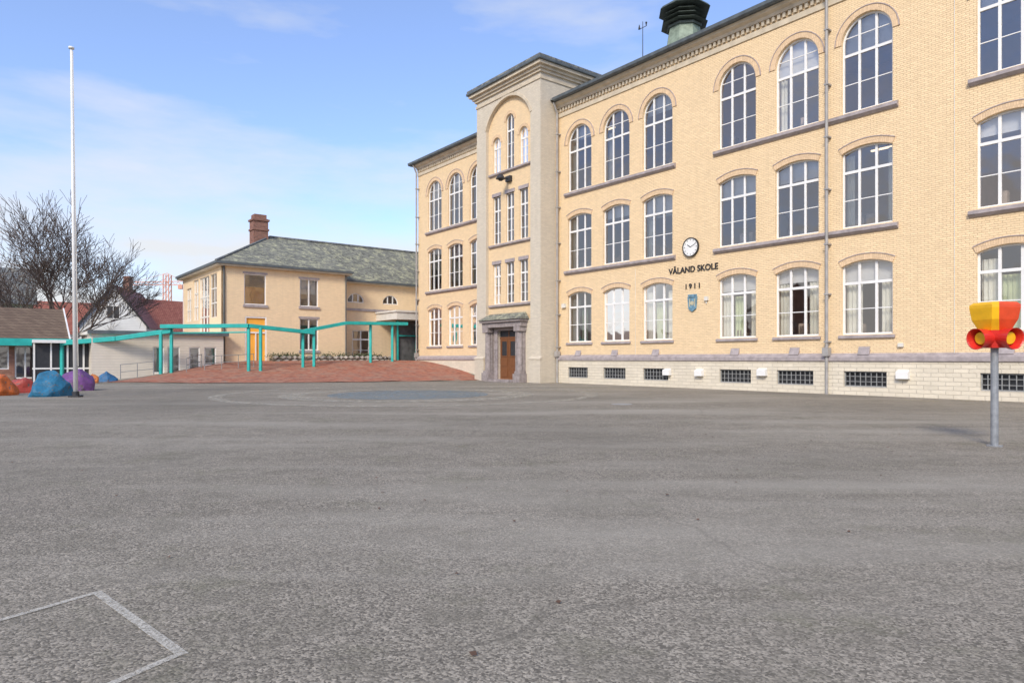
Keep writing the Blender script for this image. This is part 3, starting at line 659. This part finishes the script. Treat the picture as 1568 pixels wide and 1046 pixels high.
railing([(-25.0, 43.6), (-24.2, 44.1), (-23.4, 44.6)]); railing([(-20.8, 46.2), (-19.9, 46.8), (-19, 47.4), (-18.2, 48.1)]); railing([(-21.7, 45.5), (-21.6, 47.5)])

# ================================================================ FLAGPOLE
fp = empty('flagpole', (-17.0, 26.6, 0))
b = B(); b.tube((0, 0, .2), (-.17, 0, 13.55), .085, .04, 14); b.tube((-.17, 0, 13.55), (-.17, 0, 13.62), .10, .10, 12); b.make('pole', M['white'], fp, smooth=True)
b = B(); b.tube((.11, -.02, 1.2), (-.1, -.02, 13.45), .012, .012, 5); b.make('halyard', M['white2'], fp)
b = B(); b.tube((0, 0, 0), (0, 0, .22), .13, .12, 14); b.box(-.2, .2, -.16, .16, 0, .06); b.make('base', M['dark'], fp)

# ================================================================ TOY TRAFFIC LIGHT
def gloss(name, col): return plain(name, col, .35, .08, 6)
RED = gloss('red_plastic', (.62, .03, .02)); YE = gloss('yellow_plastic', (.86, .46, .01)); ORG = gloss('orange_plastic', (.72, .07, .015))
tr = empty('toy_traffic_light', (8.27, 11.7, 0), math.radians(12))
b = B(); b.tube((0, 0, 0), (0, 0, 1.72), .058, .058, 16); b.tube((0, 0, 0), (0, 0, .02), .12, .12, 16); b.make('post', M['steel'], tr, smooth=False)
def octo(r, ch, z):
    p = []
    for k in range(4):
        a = k * math.pi / 2 - math.pi / 2; d = Vector((math.cos(a), math.sin(a))); t = Vector((-d.y, d.x))
        for sgn in (-1, 1): p.append((*(d * r + t * sgn * (r - ch)), z))
    return p
ylw, rd = B(), B()
for (r0, c0, z0, r1, c1, z1) in ((.20, .08, 1.98, .265, .07, 2.16), (.265, .07, 2.16, .29, .07, 2.36), (.29, .07, 2.36, .29, .07, 2.41), (.29, .07, 2.41, .25, .07, 2.455)):
    A = octo(r0, c0, z0); Bq = octo(r1, c1, z1)
    for k in range(8):
        j = (k + 1) % 8; (rd if k in (0, 4) else ylw).poly([A[k], A[j], Bq[j], Bq[k]])
ylw.poly(octo(.25, .07, 2.455))
ylw.make('head_yellow', YE, tr); rd.make('head_red', ORG, tr)
q = B()
A = octo(.15, .06, 1.68); Bq = octo(.20, .08, 1.98)
for k in range(8): q.poly([A[k], A[(k + 1) % 8], Bq[(k + 1) % 8], Bq[k]])
q.poly(A); q.make('lower', RED, tr)
for k in range(4):
    a = k * math.pi / 2; d = Vector((math.cos(a), math.sin(a), -.1)).normalized(); o = Vector((0, 0, 1.87))
    q = B(); n = 24; ax = d.orthogonal().normalized(); bx = d.cross(ax); vs = []
    for dist, r in ((.08, .14), (.20, .15), (.39, .18), (.375, .165), (.22, .13)):
        for i in range(n):
            t = 2 * math.pi * i / n; vs.append(o + d * dist + (ax * math.cos(t) + bx * math.sin(t)) * r)
    q.add(vs, [(s * n + i, s * n + (i + 1) % n, (s + 1) * n + (i + 1) % n, (s + 1) * n + i) for s in range(4) for i in range(n)])
    q.make('visor', RED, tr, smooth=False)
    q = B(); q.tube(o + d * .2, o + d * .30, .135, .10, 24); q.make('lens', YE, tr)

# ================================================================ BOULDERS
def boulder(x, y, w, dpt, hgt, col, seed, name='painted_boulder'):
    bm = bmesh.new(); bmesh.ops.create_icosphere(bm, subdivisions=4, radius=1)
    rnd = random.Random(seed); planes = [(Vector((rnd.uniform(-1, 1), rnd.uniform(-1, 1), rnd.uniform(-.3, 1))).normalized(), rnd.uniform(.62, .85)) for _ in range(14)]
    for v in bm.verts:
        for nrm, dd in planes:
            e = v.co.dot(nrm) - dd
            if e > 0: v.co -= nrm * e * .92
        v.co += v.co.normalized() * noise.noise(v.co * 2.5 + Vector((seed, 0, 0))) * .08
        v.co.x *= w / 2 * 1.15; v.co.y *= dpt / 2 * 1.15; v.co.z = max(-.25, v.co.z) * hgt * .95 / 1.05 + hgt * .2
    me = bpy.data.meshes.new(name); bm.to_mesh(me); bm.free()
    o = bpy.data.objects.new(name, me); sc.collection.objects.link(o); o.location = (x, y, gh(x, y)); o.rotation_euler = (0, 0, rnd.random() * 1)
    m, nt, b = newmat('boulder_paint'); oc = objc(nt)
    c = mixc(nt, ramp(nt, noi(nt, oc, 3, 5, .7), .35, .7), mul(col, .55), col); c = mixc(nt, ramp(nt, noi(nt, oc, 8, 5), .58, .64), c, (.12, .1, .09))
    nt.links.new(c, b.inputs['Base Color']); b.inputs['Roughness'].default_value = .6; bump(nt, b, noi(nt, oc, 12, 5), .5, .03); me.materials.append(m)
boulder(-18.35, 27.3, 1.6, 1.2, .92, (.02, .18, .32), 3); boulder(-20.5, 32.2, 1.75, 1.3, 1.02, (.20, .07, .26), 8)
boulder(-21.6, 29.9, 1.25, 1.0, .72, (.50, .07, .05), 12); boulder(-20.9, 27.8, 1.2, 1.0, .88, (.75, .17, .03), 17)
boulder(-25.0, 40.6, .75, .7, .5, (.70, .22, .05), 21); boulder(-24.9, 42, 1.0, .8, .6, (.03, .16, .34), 25); boulder(-22.9, 31, .9, .8, .7, (.40, .22, .12), 31)

# ================================================================ BACKGROUND HOUSES
def house(name, loc, rz, w, d, ze, zr, wallm, roofm, wins):
    h = empty(name, loc, rz)
    b = B(); b.add([(-w/2, 0, -1), (w/2, 0, -1), (w/2, 0, ze), (0, 0, zr), (-w/2, 0, ze), (-w/2, d, -1), (w/2, d, -1), (w/2, d, ze), (0, d, zr), (-w/2, d, ze)],
                   [(0, 1, 2, 3, 4), (5, 9, 8, 7, 6), (0, 4, 9, 5), (1, 6, 7, 2)]); b.make('walls', wallm, h)
    sl = (zr - ze) / (w / 2); o = .35; b = B()
    for sg_ in (-1, 1):
        b.add([(0, -.3, zr + .12), (0, d + .3, zr + .12), (sg_ * (w/2 + o), d + .3, ze - o * sl + .12), (sg_ * (w/2 + o), -.3, ze - o * sl + .12)], [(0, 1, 2, 3)])
    b.make('roof', roofm, h)
    b = B()
    for sg_ in (-1, 1):
        p = Vector((0, -.32, zr + .06)); q = Vector((sg_ * (w/2 + o), -.32, ze - o * sl + .06)); u = Vector((0, 0, .14)); t = Vector((0, .05, 0))
        b.add([p - u, q - u, q + u, p + u, p - u + t, q - u + t, q + u + t, p + u + t], [(0, 1, 2, 3), (4, 5, 6, 7), (0, 1, 5, 4), (3, 2, 6, 7), (1, 2, 6, 5)])
    b.make('bargeboards', M['dark'], h)
    f, g_ = B(), B()
    for cx, z0, ww, hh2 in wins:
        f.ring(rect(cx - ww/2, cx + ww/2, z0, z0 + hh2), rect(cx - ww/2 + .1, cx + ww/2 - .1, z0 + .1, z0 + hh2 - .1), -.06, .0); f.box(cx - .03, cx + .03, -.05, -.02, z0, z0 + hh2); g_.box(cx - ww/2 + .05, cx + ww/2 - .05, -.02, .01, z0 + .05, z0 + hh2 - .05)
    f.make('frames', M['white'], h); g_.make('glass', M['dark'], h); return h
M['grn'] = clap('clapboard_green', (.58, .64, .46)); M['wh'] = clap('clapboard_bright', (.80, .80, .78))
house('white_gable_house', (-43.8, 75, 0), .25, 6.6, 11, 5.2, 9.5, M['wh'], M['tile_red'], [(0, 5.8, 1.4, 1.5), (-1.2, 2.5, 1.2, 1.5), (1.4, 2.5, 1.2, 1.5)])
house('red_roof_house', (-40, 90, 0), TH + math.pi / 2 + .35, 8, 9, 4.5, 8.6, M['wh'], M['tile_red'], [(0, 5, 1, 1)])
house('red_roof_house', (-52, 84, 0), .6 + math.pi / 2, 8, 10, 4.5, 8.2, M['wh'], M['tile_red'], [(0, 5, 1, 1)])
gh_ = house('green_house', (-46.5, 66, 0), 2.22, 8, 20, 6.6, 10.0, M['grn'], M['slate'], [(0, 5.4, 1.2, 1.3)])
b = B(); g_ = B()
for yy in (2.0, 4.8, 8, 11):
    for sx in (-1, 1):
        x0, x1 = sorted((sx * 4.12, sx * 4.0)); b.box(x0, x1, yy - .6, yy + .6, 4.4, 5.8)
        x0, x1 = sorted((sx * 4.15, sx * 4.121)); g_.box(x0, x1, yy - .5, yy + .5, 4.5, 5.7)
b.make('side_frames', M['white'], gh_); g_.make('side_glass', M['dark'], gh_)
b = B(); b.box(-.35, .35, -.35, .35, 8, 11.1); b.box(-.42, .42, -.42, .42, 10.9, 11.05); o = b.make('house_chimney', M['chim']); o.location = (-45, 80, 0)
# houses across the street behind the photographer (seen only in the window panes)
for k, (x, y, rz, wm, rmat) in enumerate(((-55, 2, math.pi / 2 + .3, 'wh', 'tile_red'), (-48, -18, 2.2, 'rbrick', 'tile_red'), (-36, -34, 2.5, 'grn', 'slate'), (-20, -44, 2.9, 'wh', 'tile_red'), (-4, -50, 3.1, 'rbrick', 'tile_brown'), (14, -52, 3.3, 'wh', 'tile_red'), (-60, 20, 1.7, 'rbrick', 'tile_brown'))):
    house('street_house', (x, y, 0), rz, 12, 10, 8, 12.5, M[wm], M[rmat], [(-3, 2, 1.3, 1.6), (0, 2, 1.3, 1.6), (3, 2, 1.3, 1.6), (-3, 5, 1.3, 1.6), (0, 5, 1.3, 1.6), (3, 5, 1.3, 1.6)])
cr = empty('tower_crane', (-101, 200, 0)); b = B()
for sx, sy in ((-.8, -.8), (.8, -.8), (.8, .8), (-.8, .8)): b.tube((sx, sy, 0), (sx, sy, 26), .16, .16, 4)
for k in range(13):
    z = k * 2; b.tube((-.8, -.8, z), (.8, -.8, z + 2), .09, .09, 4); b.tube((.8, -.8, z + 2), (-.8, -.8, z + 2), .09, .09, 4); b.tube((.8, -.8, z), (.8, .8, z + 2), .09, .09, 4)
for dz in (0, 1.1): b.tube((-13, 0, 23 + dz * .7), (4.5, 0, 23 + dz), .13, .13, 4)
for k in range(10): b.tube((-13 + k * 1.7, 0, 23), (-12.1 + k * 1.7, 0, 23.9), .07, .07, 4); b.tube((-12.1 + k * 1.7, 0, 23.9), (-11.3 + k * 1.7, 0, 23), .07, .07, 4)
b.tube((0, 0, 26.5), (-10, 0, 23.8), .06, .06, 4); b.tube((0, 0, 26.5), (4.5, 0, 24), .06, .06, 4); b.box(3.4, 4.6, -.6, .6, 21.8, 23); b.make('lattice', plain('crane_orange', (.65, .30, .2), .6, .1), cr)

# ================================================================ BARE TREES
BARK = plain('bark', (.14, .105, .085), .9, .3, 6, bmp=.4)
def tree(name, loc, height, width, seed, maxl=6, minr=.015, trunk=2.2):
    rnd = random.Random(seed); b = B()
    def grow(p, d, L, r, lv):
        n = 3; q = p
        for k in range(n):
            d = (d + Vector((rnd.gauss(0, .13), rnd.gauss(0, .13), rnd.gauss(.02, .07)))).normalized()
            e = q + d * L / n; r2 = max(minr, r * (1 - .3 / n))
            b.tube(q, e, r, r2, 8 if lv < 2 else (4 if lv < 4 else 3), cap=False); q = e; r = r2
            if lv >= 1 and lv < maxl and rnd.random() < (.6 if lv < 3 else .5):
                ax = Vector((rnd.gauss(0, 1), rnd.gauss(0, 1), rnd.gauss(.3, .5))).normalized()
                grow(q, (d * .8 + ax * .7).normalized(), L * .7, max(minr, r * .5), lv + 1)
        if lv >= maxl: return
        m = 7 if lv == 0 else 2
        a0 = rnd.random() * 6.28
        for k in range(m):
            a = a0 + 2 * math.pi * k / m + rnd.gauss(0, .3); side = Vector((math.cos(a), math.sin(a), .0))
            t = rnd.uniform(.35, .6) if lv else (rnd.uniform(.9, 1.6) if k % 3 else .4)
            nd = d * (1 - t * .35) + side * t; nd.z += .05; nd.normalize()
            grow(q, nd, L * (rnd.uniform(.74, .86) if lv else rnd.uniform(1.1, 1.35)), max(minr, r * (.68 if m == 2 else .45)), lv + 1)
    grow(Vector((0, 0, 0)), Vector((0, 0, 1)), trunk, .34, 0)
    zs_ = sorted(v[2] for v in b.v); xs_ = sorted(v[0] for v in b.v); nn_ = len(zs_)
    zt = zs_[int(nn_ * .998)]; wx = xs_[int(nn_ * .99)] - xs_[int(nn_ * .01)]; mx_ = (xs_[int(nn_ * .99)] + xs_[int(nn_ * .01)]) / 2
    fz, fx = height / zt, width / wx
    b.v = [((x - mx_ * min(1, z / zt * 1.5)) * fx, y * fx, z * fz) for x, y, z in b.v]
    o = b.make(name, BARK); o.location = loc; print(name, zt, wx, len(b.f)); return o
tree('bare_tree', (-39.0, 60, .0), 14.6, 12.8, 5, 6)
tree('bare_tree', (-45, 78, 0), 8.0, 6, 11, 4)

# ================================================================ WORLD / LIGHT / CAMERA
w = bpy.data.worlds.new('World'); sc.world = w; w.use_nodes = True; nt = w.node_tree
bg = nt.nodes['Background']; sky = N(nt, 'ShaderNodeTexSky', sky_type='NISHITA'); sky.sun_disc = False
az = math.radians(200); el = math.radians(36)
sky.sun_elevation = el; sky.sun_rotation = az; sky.air_density = 1.0; sky.dust_density = 1.0; sky.ozone_density = 2.0
tcn = N(nt, 'ShaderNodeTexCoord'); sp = N(nt, 'ShaderNodeSeparateXYZ'); nt.links.new(tcn.outputs['Generated'], sp.inputs[0])
mp = N(nt, 'ShaderNodeMapping'); mp.inputs['Scale'].default_value = (1, 1, 3.8); mp.inputs['Location'].default_value = (2.3, .4, .0); nt.links.new(tcn.outputs['Generated'], mp.inputs[0])
cf = noi(nt, mp.outputs[0], 2.4, 6, .55)
low_ = ramp(nt, sp.outputs[2], .0, .40, (1, 1, 1), (0, 0, 0))
ad = N(nt, 'ShaderNodeMath', operation='MULTIPLY_ADD'); nt.links.new(low_, ad.inputs[0]); ad.inputs[1].default_value = .40; nt.links.new(cf, ad.inputs[2])
cl = ramp(nt, ad.outputs[0], .52, .84, (.10, .10, .10), (.93, .93, .93))
skc = mixc(nt, 1.0, sky.outputs[0], (1.36, 1.48, 1.82), 'MULTIPLY')
c = mixc(nt, cl, skc, (5.7, 5.75, 5.8))
nt.links.new(c, bg.inputs[0]); bg.inputs[1].default_value = .15
sd = bpy.data.lights.new('sun', 'SUN'); sd.energy = 3.1; sd.angle = math.radians(14); sd.color = (1, .91, .75)
so = bpy.data.objects.new('sun', sd); sc.collection.objects.link(so)
dv = Vector((math.sin(az) * math.cos(el), math.cos(az) * math.cos(el), math.sin(el))); so.rotation_euler = dv.to_track_quat('Z', 'Y').to_euler()
cam = bpy.data.cameras.new('camera'); cam.lens = 24; cam.sensor_width = 36; cam.shift_y = 26 / 1568; cam.clip_end = 5000
co_ = bpy.data.objects.new('camera', cam); sc.collection.objects.link(co_); co_.location = (0, 0, 1.5); co_.rotation_euler = (math.pi / 2, 0, 0)
sc.camera = co_
sc.view_settings.view_transform = 'Standard'; sc.view_settings.look = 'None'; sc.view_settings.exposure = 0
